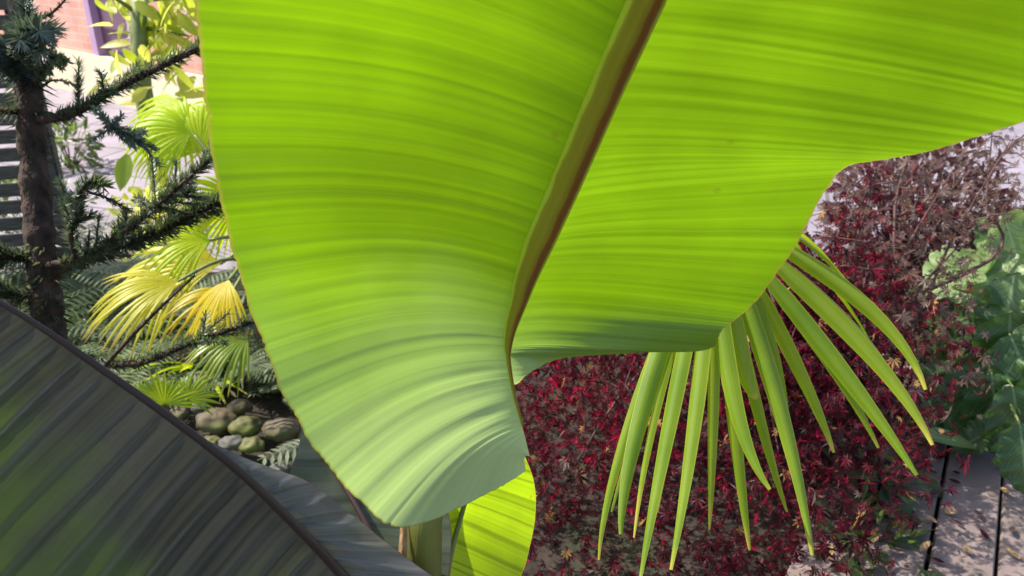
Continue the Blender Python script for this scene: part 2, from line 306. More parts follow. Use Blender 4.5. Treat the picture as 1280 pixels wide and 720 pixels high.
M['fern'] = simple_leaf('fern_fronds', (.06, .10, .03), (.30, .34, .22), (.12, .20, .03), (.36, .44, .12), rough=.35, tfac=.4)
M['soil'] = solid('soil', (.014, .010, .007), (.042, .030, .021), 16, .95, .9, detail=9, bdist=.02, extra=((.026, .032, .012), 3.2, .5, .7))
M['ground'] = solid('garden_ground', (.06, .07, .03), (.12, .13, .06), 2, .95, .5)
M['paving'] = brick_mat('paving', (.24, .21, .245), (.29, .25, .29), (.13, .115, .13), .9, .6, .012, rough=.75, bump=.3, rot=.3, coord='Object')
M['brick'] = brick_mat('brick', (.66, .30, .22), (.74, .38, .28), (.64, .44, .36), .225, .075, .008)
M['render'] = solid('cream_render', (.72, .60, .40), (.80, .70, .50), 5, .85, .15)
M['purple'] = solid('purple_paint', (.13, .055, .10), (.17, .075, .13), 6, .45, .05)
M['lilac'] = solid('lilac_paint', (.42, .26, .42), (.48, .31, .47), 6, .5, .05)
M['wood'] = solid('grey_timber', (.05, .042, .035), (.13, .11, .09), 14, .85, .4, stretch=(1, 1, 8))
M['deckm'] = solid('deck_boards', (.15, .112, .105), (.26, .20, .188), 5, .8, .35, detail=10, bdist=.004, extra=((.15, .125, .10), 7, .52, .78))
def stone_mat(n, a, b, moss): return solid(n, a, b, 9, .7, .35, detail=7, extra=(moss, 5, .48, .62))
M['stone1'] = stone_mat('stone_tan', (.06, .045, .022), (.14, .105, .055), (.14, .15, .04))
M['stone2'] = stone_mat('stone_olive', (.06, .06, .014), (.14, .13, .03), (.16, .20, .03))
M['stone3'] = stone_mat('stone_grey', (.05, .048, .04), (.13, .125, .11), (.12, .13, .07))

# ------------------------------------------------------------------ generic plant builders
def fbm1(x, seed): return noise.noise(Vector((x, seed * 7.31, seed * 3.7)))
def blade(rows, mat, name, parent, n=260, cols=26, corr=.0015, freq=22, bulge=.02, side=1, seed=1, saw=0, thick=True, edgewave=0.0, bow=0.0, nick=0.0):
    """rows: list of ((mid x,y,d),(edge x,y,d)); each row is one vein, the sheet is swept between them"""
    mids = [tuple(P(*a)) for a, b in rows]; eds = [tuple(P(*b)) for a, b in rows]
    mb = MB(); grid = []; uvs = []; acc = 0; last = None
    for i in range(n):
        t = i / (n - 1); m = Vector(cr(mids, t)); e = Vector(cr(eds, t))
        if nick:                              # slightly ragged margin with a few small nicks
            q_ = t * n / 420; kk = fbm1(q_ * 70, seed + 4); e = e + (e - m).normalized() * (nick * (.5 * fbm1(q_ * 24, seed) + .35 * fbm1(q_ * 110, seed + 1)) - (nick * 2.2 * max(0, kk - .42)))
        m2 = Vector(cr(mids, min(t + .01, 1))); m0 = Vector(cr(mids, max(t - .01, 0)))
        tan = (m2 - m0); tan = tan.normalized() if tan.length > 1e-6 else Vector((0, 0, 1))
        e_ = Vector(cr(eds, t))
        if last is not None: acc += .5 * (m - last[0]).length + .5 * min((e_ - last[1]).length, 2.2 * (m - last[0]).length + .002)
        last = (m, e_)
        ac = e - m; nr = tan.cross(ac)
        nr = nr.normalized() if nr.length > 1e-6 else -FW
        if nr.dot(FW) < 0: nr = -nr                     # away from the camera = sun side
        e2 = Vector(cr(eds, min(t + .01, 1))); e0 = Vector(cr(eds, max(t - .01, 0)))
        arc = ((m2 - m0).length + (e2 - e0).length) * .5
        row = []; ur = []
        for j in range(cols):
            u = j / (cols - 1); p = m.lerp(e, u)
            p = p + nr * (bulge * min(1, ac.length / .16) * math.sin(math.pi * u ** .75)) - tan * (bow * math.sin(math.pi * u))
            ph = acc * freq + (.5 if saw else .25) * fbm1(u * 1.2 + acc * 7, seed)
            if saw:
                fr = (ph + .3 * fbm1(ph * .7, seed + 5)) % 1.0; c = (fr / .14 if fr < .14 else (1 - fr) / .86); c = (c ** 1.2 - .5) * (.75 + 1.1 * fbm1(math.floor(ph + .3 * fbm1(ph * .7, seed + 5)) * 1.37 + .5, seed + 3))
            else:
                c = fbm1(ph, seed) + .6 * fbm1(ph * 2.3, seed + 2)
            env = min(1, u * (16 if saw else 7)) * (1 - .35 * u)
            p = p + nr * (corr * min(1, ac.length / .10) * c * env)
            p = p + nr * (.010 * noise.noise(p * 4.0 + Vector((seed, 0, 0))) * u)
            if edgewave: p = p + nr * (edgewave * u ** 4 * (fbm1(acc * 9, seed + 9) + .5 * fbm1(acc * 23, seed + 8)))
            row.append(p); ur.append((u, acc))
        grid.append(row); uvs.append(ur)
    mb.grid(grid, uvs)
    return mb
def joinmb(a, b, mi=0, dv=0):
    if dv: b.uv = [[(u, v + dv) for u, v in f] for f in b.uv]
    b.mi = [mi] * len(b.mi); o = len(a.v); a.v += b.v; a.f += [tuple(i + o for i in f) for f in b.f]; a.uv += b.uv; a.mi += b.mi; return a
def strip(mb, pts, wid, nrm, pleat=.25, m=0, v0=0.0):
    """a folded strap: three vertices across"""
    rows = []; uvs = []; n = len(pts)
    for i, p in enumerate(pts):
        t = (pts[min(i + 1, n - 1)] - pts[max(i - 1, 0)]).normalized()
        sd = t.cross(nrm).normalized(); nn = sd.cross(t).normalized(); w_ = wid[i] / 2
        rows.append([p - sd * w_ - nn * (w_ * pleat), p - sd * w_ * .5 - nn * (w_ * pleat * .45), p, p + sd * w_ * .5 - nn * (w_ * pleat * .45), p + sd * w_ - nn * (w_ * pleat)])
        v = i / (n - 1); uvs.append([(0, v), (.25, v), (.5, v), (.75, v), (1, v)])
    mb.grid(rows, uvs, m)
def fan_mesh(hub, axis, nrm, nseg, Rr, spread, droop, wid, seed=0, fold=.2, split=.45, n=9):
    rnd = random.Random(seed); mb = MB(); axis = axis.normalized(); sd = axis.cross(nrm).normalized(); nrm = sd.cross(axis).normalized()
    for k in range(nseg):
        a = (k / (nseg - 1) - .5) * spread + rnd.uniform(-.02, .02)
        d = (axis * math.cos(a) + sd * math.sin(a)).normalized()
        r = Rr * (1 - .25 * abs(a / (spread / 2)) ** 2) * rnd.uniform(.9, 1.06); dr = droop * rnd.uniform(.6, 1.5)
        pts = []; ws = []
        for i in range(n):
            t = i / (n - 1)
            pts.append(hub + d * (r * t) + nrm * (fold * r * t * (1 - t)) + Vector((0, 0, -dr * r * max(0, t - .25) ** 2 * 1.6)))
            full = 2 * math.tan(spread / (nseg - 1) / 2) * r * t * 1.06
            ws.append(max(.0012, min(full, wid) if t < split else min(full, wid) * (1 - ((t - split) / (1 - split)) ** 1.4)))
        strip(mb, pts, ws, nrm, .35)
    return mb
def leafcard(mb, base, dirn, nrm, ln, wd, curl=.2, m=0, seg=4, lobes=0, cols=4, cup=.15, ph=0):
    """ovate leaf, optionally with a lobed margin"""
    dirn = dirn.normalized(); sd = dirn.cross(nrm)
    if sd.length < 1e-4: sd = dirn.orthogonal()
    sd.normalize(); nn = sd.cross(dirn).normalized(); rows = []; uvs = []
    for i in range(seg + 1):
        t = i / seg; w_ = wd * .5 * (math.sin(math.pi * min(1, t * .97 + .03) ** .8) ** .8)
        if lobes: w_ *= 1 + .13 * math.sin(t * lobes * 2 * math.pi + ph)
        c = base + dirn * (ln * t) - nn * (curl * ln * t * t)
        row = []; ur = []
        for j in range(cols + 1):
            q = j / cols * 2 - 1
            wav = (.06 * wd * math.sin(t * lobes * 2 * math.pi + 1.3 + ph) * abs(q) ** 2) if lobes else 0
            row.append(c + sd * (w_ * q) + nn * (cup * w_ * abs(q) ** 1.5 + wav)); ur.append((j / cols, t))
        rows.append(row); uvs.append(ur)
    mb.grid(rows, uvs, m)
def palmate(mb, c, dirn, nrm, size, lobes=7, m=0):
    dirn = dirn.normalized(); sd = dirn.cross(nrm)
    if sd.length < 1e-4: sd = dirn.orthogonal()
    sd.normalize(); nn = sd.cross(dirn)
    for k in range(lobes):
        a = (k / (lobes - 1) - .5) * R(230); l = size * (1 - .45 * abs(k / (lobes - 1) - .5) * 2)
        d = dirn * math.cos(a) + sd * math.sin(a); p = d.cross(nn)
        b = mb.add([c, c + d * l * .5 + p * l * .13 - nn * l * .05, c + d * l - nn * l * .22, c + d * l * .5 - p * l * .13 - nn * l * .05])
        mb.face((b, b + 1, b + 2, b + 3), None, m)
def needles(mb, pts, ln, per, lean=.6, wid=.0016, m=0, seed=0):
    rnd = random.Random(seed)
    for i in range(len(pts) - 1):
        a, b = pts[i], pts[i + 1]; t = (b - a).normalized(); o = t.orthogonal().normalized(); q = t.cross(o); L_ = (b - a).length
        for k in range(max(1, int(L_ * per))):
            c = a.lerp(b, rnd.random()); th = rnd.uniform(0, 6.283); rd = o * math.cos(th) + q * math.sin(th)
            d = (rd + t * (lean + rnd.uniform(-.2, .3))).normalized(); s_ = d.cross(t).normalized(); l = ln * rnd.uniform(.75, 1.2); s2 = d.cross(s_)
            wid_ = wid * 1.25; v = mb.add([c - s_ * wid, c + s_ * wid, c + d * l * .6 + s_ * wid * .9 + t * .001, c + d * l + t * l * .15, c + d * l * .6 - s_ * wid * .9 + t * .001])
            mb.face((v, v + 1, v + 2, v + 3, v + 4), None, m)

# ------------------------------------------------------------------ the setting
mb = MB(); mb.grid([[(-200, -200, -.09), (200, -200, -.09)], [(-200, 200, -.09), (200, 200, -.09)]]); mb.build('ground', M['ground'], kind='structure')
# planting bed: uneven soil
mb = MB(); rows = []
for i in range(90):
    y = -1.5 + i * .07; row = []
    for j in range(110):
        x = -3.6 + j * .065; z = -.05 + .05 * noise.noise(Vector((x * 1.6, y * 1.6, 3))) + .02 * noise.noise(Vector((x * 7, y * 7, 1)))
        row.append((x, y, min(z, -.006)))
    rows.append(row)
mb.grid(rows); mb.build('soil', M['soil'], kind='structure')
mb = MB(); mb.grid([[(-30, 3.55, .004), (30, 3.55, .004)], [(-30, 30, .004), (30, 30, .004)]])
b = mb.add([(-30, 3.55, -.1), (30, 3.55, -.1), (30, 3.55, .004), (-30, 3.55, .004)]); mb.face((b, b + 1, b + 2, b + 3)); mb.build('paving', M['paving'], smooth=False, kind='structure')
# deck: boards along yaw 31 deg
da = Vector((.515, .857, 0)); dn = Vector((.857, -.515, 0)); d0 = G(1092, 640, .02); d0.z = 0
mb = MB()
for k in range(-1, 12):
    c = d0 + dn * (k * .152 + .074)
    w2 = .0715; L0 = -1.6; L1 = (3.50 - c.y) / .857
    prof = [(-w2, -.03), (-w2, .014), (-w2 + .004, .02), (w2 - .004, .02), (w2, .014), (w2, -.03)]
    rows = []
    for q in range(25):
        ll = L0 + (L1 - L0) * q / 24
        rows.append([tuple(c + da * ll + dn * (a + .0015 * math.sin(ll * 3 + k)) + Vector((0, 0, h + .0015 * math.sin(ll * 2.1 + k * 1.7)))) for a, h in prof])
    mb.grid(rows)
mb.build('deck', M['deckm'], smooth=False, kind='structure')

# ------------------------------------------------------------------ building (far left)
wc = P(150, 128, 7.6); wc.z = 0
wd_ = Vector((.77, -.64, 0)).normalized(); wn = Vector((-.64, -.77, 0)).normalized()   # along the wall / facing out
rotw = math.atan2(wd_.y, wd_.x)
bl = thing('brick_building', wc, 'salmon brick building with a purple door beyond the pale paving', 'building')
X0, X1, H, PL = -6.0, 1.6, 2.9, .42
def wallquad(mb, x0, x1, z0, z1, off=0, m=0):
    b = mb.add([wc + wd_ * x0 + wn * off + Vector((0, 0, z0)), wc + wd_ * x1 + wn * off + Vector((0, 0, z0)), wc + wd_ * x1 + wn * off + Vector((0, 0, z1)), wc + wd_ * x0 + wn * off + Vector((0, 0, z1))])
    mb.face((b, b + 1, b + 2, b + 3), [(x0, z0), (x1, z0), (x1, z1), (x0, z1)], m)
DX0, DX1, DZ = -.32, .55, 2.35
mb = MB(); wallquad(mb, X0, DX0, PL, H); wallquad(mb, DX1, X1, PL, H); wallquad(mb, DX0, DX1, DZ, H)
# return wall and reveals
b = mb.add([wc + wd_ * X1, wc + wd_ * X1 - wn * 5, wc + wd_ * X1 - wn * 5 + Vector((0, 0, H)), wc + wd_ * X1 + Vector((0, 0, H))]); mb.face((b, b + 1, b + 2, b + 3), [(0, 0), (5, 0), (5, H), (0, H)])
for xx in (DX0, DX1):
    b = mb.add([wc + wd_ * xx + Vector((0, 0, PL)), wc + wd_ * xx - wn * .12 + Vector((0, 0, PL)), wc + wd_ * xx - wn * .12 + Vector((0, 0, DZ)), wc + wd_ * xx + Vector((0, 0, DZ))]); mb.face((b, b + 1, b + 2, b + 3), [(0, 0), (.12, 0), (.12, 2), (0, 2)])
mb.build('wall', M['brick'], bl, smooth=False)
mb = MB(); mb.box(wc + wd_ * ((X0 + X1) / 2) + wn * -.02 + Vector((0, 0, PL / 2)), X1 - X0, .10, PL - .002, rotw); mb.build('plinth', M['render'], bl, smooth=False)
mb = MB(); mb.box(wc + wd_ * ((DX0 + DX1) / 2) - wn * .08 + Vector((0, 0, (PL + DZ) / 2)), DX1 - DX0 - .22, .05, DZ - PL - .12, rotw)
for z in (.85, 1.5, 2.05): mb.box(wc + wd_ * ((DX0 + DX1) / 2) - wn * .05 + Vector((0, 0, z)), .42, .03, .35, rotw)
dr = mb.build('door', M['purple'], bl, smooth=False)
mb = MB()
for xx in (DX0 + .055, DX1 - .055): mb.box(wc + wd_ * xx - wn * .05 + Vector((0, 0, (PL + DZ) / 2)), .105, .13, DZ - PL - .004, rotw)
mb.box(wc + wd_ * ((DX0 + DX1) / 2) - wn * .052 + Vector((0, 0, DZ - .055)), DX1 - DX0 - .225, .12, .1, rotw)
mb.build('frame', M['lilac'], dr, smooth=False)
mb = MB(); mb.tube([wc + wd_ * (DX1 - .17) - wn * .03 + Vector((0, 0, 1.35 + q)) for q in (0, .06, .12)], .012, 8); mb.build('handle', M['stone3'], dr)
mb = MB()
b = mb.add([wc + wd_ * X0 + wn * .3 + Vector((0, 0, H)), wc + wd_ * (X1 + .3) + wn * .3 + Vector((0, 0, H)), wc + wd_ * (X1 + .3) - wn * 5 + Vector((0, 0, H + .9)), wc + wd_ * X0 - wn * 5 + Vector((0, 0, H + .9)),
            wc + wd_ * X0 + wn * .3 + Vector((0, 0, H + .12)), wc + wd_ * (X1 + .3) + wn * .3 + Vector((0, 0, H + .12)), wc + wd_ * (X1 + .3) - wn * 5 + Vector((0, 0, H + 1.02)), wc + wd_ * X0 - wn * 5 + Vector((0, 0, H + 1.02))])
for q in ((0, 3, 2, 1), (4, 5, 6, 7), (0, 1, 5, 4), (1, 2, 6, 5), (2, 3, 7, 6), (3, 0, 4, 7)): mb.face([b + i for i in q])
mb.build('roof', M['wood'], bl, smooth=False)

# slatted timber panel at the far left edge
fp = P(-10, 290, 3.6); fp.z = 0
fc = thing('slatted_fence', fp, 'weathered grey timber fence panel of horizontal slats behind the conifer', 'fence')
mb = MB()
for k in range(16): mb.box(fp + Vector((0, 0, .14 + k * .078)), .62, .02, .058, .25)
mb.build('slats', M['wood'], fc, smooth=False)
for xx in (-.29, .29):
    mb = MB(); mb.box(fp + Matrix.Rotation(.25, 3, 'Z') @ Vector((xx, .045, .68)), .06, .06, 1.36, .25); mb.build('post', M['wood'], fc, smooth=False)

# ------------------------------------------------------------------ the big banana leaf
bp = thing('banana_plant', (.55, -.75, -.03), 'green banana plant whose huge translucent leaf fills the middle of the view', 'banana plant')
mid = {}
LR = [((662, 570, .836), (659, 588, .826)), ((656, 545, .838), (610, 618, .818)), ((652, 530, .836), (503, 661, .788)), ((641, 485, .828), (425, 600, .742)), ((635, 440, .815), (366, 515, .708)),
      ((640, 395, .795), (325, 420, .690)), ((664, 330, .755), (290, 310, .655)), ((698, 250, .715), (263, 190, .620)), ((732, 170, .675), (250, 70, .588)),
      ((770, 85, .630), (243, -60, .55)), ((808, 0, .585), (238, -200, .51)), ((872, -140, .51), (270, -420, .44))]
RR = [((640, 480, .829), (652, 474, .828)), ((635, 452, .818), (700, 449, .805)), ((633, 440, .815), (790, 441, .818)), ((633, 428, .811), (884, 438, .822)), ((640, 397, .796), (906, 411, .838)), ((652, 362, .775), (940, 378, .828)),
      ((670, 315, .747), (990, 312, .795)), ((690, 268, .724), (1035, 240, .750)), ((703, 238, .71), (1062, 211, .725)), ((719, 202, .69), (1112, 202, .70)),
      ((743, 146, .663), (1200, 181, .672)), ((776, 72, .624), (1296, 146, .640)), ((808, 0, .585), (1420, 90, .60)), ((872, -140, .51), (1560, -160, .50))]
lf = blade(LR, None, 'leaf', None, n=560, cols=40, corr=.0013, freq=62, bulge=.024, seed=3, edgewave=.007, bow=-.006, nick=.004)
rf = blade(RR, None, 'leaf', None, n=560, cols=40, corr=.0012, freq=58, bulge=.016, seed=8, edgewave=.006, bow=.004, nick=.004)
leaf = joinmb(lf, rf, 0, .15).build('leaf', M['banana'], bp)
ribpx = [(653, 532, .834), (641, 485, .826), (635, 430, .806), (649, 374, .772), (668, 318, .737), (706, 232, .693), (754, 120, .634), (780, 62, .603), (808, 0, .572), (872, -140, .50)]
ribw = [tuple(P(*q)) for q in ribpx] + [(.26, .20, 1.86), (.36, 0.0, 1.95), (.45, -.25, 1.93), (.52, -.5, 1.72), (.55, -.7, 1.45)]
pts = curve(ribw, 90)
mb = MB(); rad = [.0012 + .0014 * min(1, i / 12) + .0106 * min(1, max(0, i - 11) / 16) ** .8 + .006 * max(0, (i - 52) / 38) for i in range(90)]
mb.tube(pts, rad, 40, flat=Vector((0, -.9, .3)), groove=.045)
mb.build('midrib', M['banana_rib'], leaf)
mb = MB(); mb.tube(curve([(.55, -.75, -.06), (.55, -.75, .5), (.555, -.74, 1.0), (.55, -.7, 1.5)], 14), [.085 - .003 * i for i in range(14)], 14); mb.build('pseudostem', M['stem'], bp)

# ------------------------------------------------------------------ purple banana (lower left)
sb = P(528, 720, 1.12); base = Vector((sb.x - .01, sb.y + .03, -.04))
pb = thing('banana_plant', base, 'low purple-leaved banana with a dark ribbed leaf and an olive stalk', 'banana plant')
mb = MB(); mb.tube([base, base.lerp(P(527, 720, 1.12), .5), P(527, 720, 1.12), P(530, 660, 1.10), P(536, 600, 1.07)], [.036, .032, .0275, .025, .020], 14); mb.build('pseudostem', M['stem'], pb)
mb = MB(); pts = curve([P(500, 790, 1.09), P(502, 720, 1.085), P(504, 670, 1.08), P(506, 630, 1.08)], 14); strip(mb, pts, [.010, .011, .012, .012, .013, .013, .012, .012, .011, .010, .009, .008, .006, .004], -FW, .5); mb.build('dry_sheath', M['dry'], pb)
DL = [((500, 800, 1.02), (420, 1040, 1.07)), ((430, 722, .985), (260, 1010, 1.07)), ((380, 668, .955), (140, 985, 1.05)), ((300, 590, .915), (20, 935, 1.03)), ((210, 520, .88), (-80, 840, 1.01)), ((125, 460, .855), (-190, 750, .98)), ((60, 415, .835), (-260, 670, .96)), ((0, 378, .82), (-320, 590, .94)), ((-90, 330, .80), (-330, 490, .90)), ((-190, 300, .79), (-270, 360, .83))]
DR = [((500, 800, 1.02), (640, 800, 1.06)), ((430, 722, .985), (560, 735, 1.06)), ((395, 684, .965), (500, 690, 1.05)), ((365, 652, .947), (436, 640, 1.03)), ((330, 618, .93), (385, 602, 1.0)), ((300, 590, .915), (335, 583, .96)), ((275, 570, .905), (292, 566, .92)), ((250, 551, .898), (256, 549, .90))]
mb = blade(DL, None, '', None, n=380, cols=34, corr=.0060, freq=24, bulge=.03, seed=12, saw=1, edgewave=.006)
mb = joinmb(mb, blade(DR, None, '', None, n=160, cols=16, corr=.004, freq=25, bulge=-.015, seed=14, saw=1), 1)
dl = mb.build('leaf', [M['dark'], M['pale']], pb)
rp = [P(x, y, d - .006) for x, y, d in [(-190, 300, .79), (-90, 330, .80), (0, 378, .82), (60, 415, .835), (125, 460, .855), (210, 520, .88), (300, 590, .915), (380, 668, .955), (430, 722, .985), (500, 800, 1.02)]] + [base.lerp(sb, .55)]
mb = MB(); mb.tube(curve(rp, 60), [.0020 + .0050 * (i / 59) for i in range(60)], 10, flat=Vector((0, -.9, .4))); mb.build('midrib', M['dark_rib'], dl)
# grey-green leaf behind it
GL = [((505, 760, 1.12), (540, 800, 1.12)), ((480, 700, 1.14), (560, 720, 1.15)), ((450, 640, 1.17), (560, 640, 1.19)), ((420, 590, 1.20), (520, 570, 1.23)), ((398, 550, 1.23), (460, 530, 1.25)), ((380, 515, 1.26), (384, 512, 1.26))]
GR = [((505, 760, 1.12), (380, 790, 1.07)), ((480, 700, 1.14), (370, 700, 1.09)), ((450, 640, 1.17), (345, 640, 1.12)), ((420, 590, 1.20), (362, 590, 1.16)), ((398, 550, 1.23), (374, 555, 1.21)), ((380, 515, 1.26), (378, 517, 1.26))]
mb = joinmb(blade(GL, None, '', None, n=120, cols=18, corr=.004, freq=22, bulge=.01, seed=21), blade(GR, None, '', None, n=120, cols=18, corr=.004, freq=22, bulge=.01, seed=22))
gl = mb.build('leaf', M['grey'], pb)
mb = MB(); mb.tube(curve([P(380, 515, 1.255), P(398, 550, 1.222), P(420, 590, 1.192), P(450, 640, 1.162), P(480, 700, 1.132), P(505, 760, 1.112), base.lerp(sb, .6)], 30), [.002 + .006 * i / 29 for i in range(30)], 8); mb.build('midrib', M['dark_rib'], gl)
# lime leaf behind, in full sun
YL = [((552, 760, 1.24), (540, 770, 1.23)), ((562, 700, 1.25), (505, 735, 1.18)), ((575, 650, 1.26), (505, 690, 1.18)), ((590, 600, 1.26), (525, 610, 1.18)), ((603, 555, 1.25), (560, 550, 1.20)), ((612, 520, 1.24), (608, 520, 1.24))]
YR = [((552, 760, 1.24), (570, 780, 1.26)), ((562, 700, 1.25), (640, 735, 1.36)), ((575, 650, 1.26), (662, 690, 1.42)), ((590, 600, 1.26), (671, 625, 1.42)), ((603, 555, 1.25), (655, 565, 1.36)), ((612, 520, 1.24), (618, 522, 1.25))]
mb = joinmb(blade(YL, None, '', None, n=140, cols=18, corr=.002, freq=22, bulge=.008, seed=31), blade(YR, None, '', None, n=140, cols=18, corr=.002, freq=22, bulge=.008, seed=32))
yl = mb.build('leaf', M['lime'], pb); yl['label'] = 'bright lime leaf'
mb = MB(); mb.tube(curve([P(612, 520, 1.235), P(603, 555, 1.243), P(590, 600, 1.252), P(575, 650, 1.252), P(562, 700, 1.242), P(552, 760, 1.23), base.lerp(sb, .7)], 30), [.0015 + .005 * i / 29 for i in range(30)], 8); mb.build('midrib', M['petiole'], yl)

# ------------------------------------------------------------------ fan palm at right (hanging leaf)
tp = Vector((1.22, .57, 0))
fpm = thing('fan_palm', tp, 'tall fan palm with one hanging leaf of long drooping green segments', 'palm')
mb = MB(); mb.tube([tp + Vector((0, 0, z)) for z in (-.05, .4, .8, 1.2, 1.6, 1.95)], [.09, .085, .09, .09, .095, .07], 18, jit=.08); mb.build('trunk', M['fibre'], fpm)
hub = P(890, 262, 1.17)
SEG = [  # mid (x,y,d), tip (x,y,d), width px
    ((1070, 372, 1.14), (1157, 487, 1.10), 27), ((1068, 420, 1.13), (1166, 556, 1.08), 30), ((1044, 452, 1.12), (1146, 594, 1.06), 29),
    ((968, 480, 1.12), (1016, 694, 1.06), 30), ((912, 480, 1.10), (962, 612, 1.05), 30), ((924, 440, 1.14), (948, 497, 1.13), 34), ((990, 450, 1.20), (1042, 566, 1.20), 25),
    ((868, 500, 1.10), (838, 712, 1.03), 30), ((838, 510, 1.11), (800, 722, 1.04), 30), ((806, 505, 1.12), (776, 668, 1.07), 30), ((786, 525, 1.14), (748, 700, 1.12), 20),
    ((888, 510, 1.2), (886, 662, 1.22), 21), ((918, 540, 1.2), (937, 688, 1.22), 22), ((826, 480, 1.15), (792, 672, 1.12), 18), ((955, 400, 1.19), (985, 520, 1.22), 20),
    ((1058, 400, 1.18), (1128, 500, 1.19), 22), ((1020, 430, 1.19), (1098, 560, 1.19), 22), ((850, 470, 1.2), (822, 640, 1.22), 22), ((815, 470, 1.19), (764, 640, 1.2), 18), ((945, 500, 1.21), (984, 640, 1.24), 20), ((870, 480, 1.22), (858, 600, 1.25), 18)]
mb = MB()
for k, (m_, t_, wp) in enumerate(SEG):
    a, b_, c_ = hub, P(*m_), P(*t_)
    q = [(0, a), (.5, b_), (1, c_)]; pts = []; ws = []
    for i in range(15):
        t = i / 14
        # quadratic through the three points
        pts.append(a * ((1 - t) * (1 - 2 * t)) + b_ * (4 * t * (1 - t)) + c_ * (t * (2 * t - 1)))
        full = wp * .78 * m_[2] / F
        ws.append(max(.0012, full * min(1, t / .3) * (1 if t < .45 else 1 - .82 * ((t - .45) / .55) ** 1.25)))
    nrm = (-FW + RT * random.uniform(-1.0, .1) + UP * random.uniform(-.1, .4)).normalized()
    strip(mb, pts, ws, nrm, random.uniform(.55, 1.0))
# upper segments, hidden behind the banana leaf from here
for k in range(12):
    a = R(-10 + k * 19); 
    if R(200) < a: continue
    d = RT * math.cos(a) * .9 + UP * math.sin(a) * .35 + FW * .5
    pts = [hub + d * (.42 * i / 9) + Vector((0, 0, -.22 * (i / 9) ** 2)) for i in range(10)]
    strip(mb, pts, [max(.0012, .030 * min(1, i / 3) * (1 - (i / 9) ** 3 * .95)) for i in range(10)], (UP - FW * .5).normalized(), .35)
pl = mb.build('leaf', M['fan'], fpm)
mb = MB(); mb.tube(curve([hub, P(935, 225, 1.15), (.56, .95, 1.40), (.85, .80, 1.72), (1.12, .63, 1.93), (1.2, .58, 1.9)], 24), [.006 + .006 * i / 23 for i in range(24)], 8); mb.build('petiole', M['petiole'], pl)
for k, (az, el) in enumerate(((20, 40), (-50, 30), (-110, 45), (100, 20))):          # the rest of its crown, outside the frame
    d = Vector((math.cos(R(az)) * math.cos(R(el)), math.sin(R(az)) * math.cos(R(el)), math.sin(R(el)))); h = tp + Vector((0, 0, 1.9)) + d * .6 + Vector((0, 0, .05))
    o = fan_mesh(h, (d + Vector((0, 0, -.5))).normalized(), Vector((0, 0, 1)), 26, .5, R(230), .5, .03, seed=60 + k).build('leaf', M['fan'], fpm)
    mb = MB(); mb.tube(curve([tp + Vector((0, 0, 1.9)), tp + Vector((0, 0, 1.95)) + d * .3, h], 8), .009, 6); mb.build('petiole', M['petiole'], o)

# ------------------------------------------------------------------ red maple
mt = G(930, 690); mt = Vector((.62, 2.15, -.04))
mp_ = thing('japanese_maple', mt, 'low Japanese maple with fine dark crimson foliage behind the palm leaf', 'tree')
mb = MB(); mb.tube(curve([mt, mt + Vector((.03, .0, .2)), mt + Vector((-.03, .02, .4)), mt + Vector((.02, .03, .62))], 14), [.038 - .0014 * i for i in range(14)], 10, jit=.06); mb.build('trunk', M['mapletwig'], mp_)
ends = []; top = mt + Vector((.0, .03, .5))
bm_ = MB()
for k in range(46):
    a = random.uniform(0, 6.283); rr = random.uniform(.3, .62); h = random.uniform(.05, .62)
    e = mt + Vector((math.cos(a) * rr * .95 + .0, math.sin(a) * rr * .75, h))
    st_ = mt + Vector((0, .02, random.uniform(.25, .6)))
    midp = st_.lerp(e, .5) + Vector((0, 0, .14 + .12 * random.random()))
    pts = curve([st_, midp, e], 9); bm_.tube(pts, [.009 - .0009 * i for i in range(9)], 5, cap=False)
    for q in range(3, 9): ends.append((pts[q], 0))
    for z in range(3):
        s0 = pts[random.randint(3, 7)]; e2 = s0 + Vector((random.uniform(-.2, .2), random.uniform(-.2, .2), random.uniform(-.12, .10))); bm_.tube([s0, s0.lerp(e2, .5) + Vector((0, 0, .02)), e2], [.003, .002, .001], 4, cap=False)
        ends += [(s0.lerp(e2, .6), 0), (e2, 0)]
# taller thin shoots on the right
SH = [((1040, 470, 2.35), (1120, 330, 2.4), (1190, 215, 2.42)), ((1090, 480, 2.4), (1190, 300, 2.5), (1262, 178, 2.55)), ((1080, 450, 2.3), (1150, 360, 2.4), (1215, 290, 2.5)), ((1020, 430, 2.3), (1070, 300, 2.35), (1100, 205, 2.4)), ((1000, 420, 2.3), (1040, 320, 2.35), (1060, 240, 2.4)), ((1060, 520, 2.3), (1130, 420, 2.35), (1180, 360, 2.4)), ((1090, 500, 2.3), (1120, 250, 2.5), (1145, 180, 2.6)), ((1080, 560, 2.25), (1120, 500, 2.25), (1150, 440, 2.3)), ((1230, 330, 2.6), (1233, 250, 2.6), (1240, 170, 2.65))]
for a, b_, c_ in SH:
    pts = curve([mt + Vector((0, .02, .3)), P(*a), P(*b_), P(*c_)], 18); bm_.tube(pts, [.009 - .00042 * i for i in range(18)], 5, cap=False)
    for q in range(5, 18): ends.append((pts[q], 1))
    for z in range(7):
        s0 = pts[random.randint(8, 17)]; e2 = s0 + Vector((random.uniform(-.13, .13), random.uniform(-.12, .12), random.uniform(-.10, .12))); bm_.tube([s0, s0.lerp(e2, .5) + Vector((0, 0, .015)), e2], [.0026, .002, .001], 4, cap=False)
        ends += [(s0.lerp(e2, .5), 1), (e2, 1)]
bm_.build('branches', M['mapletwig'], mp_)
cr_ = MB()
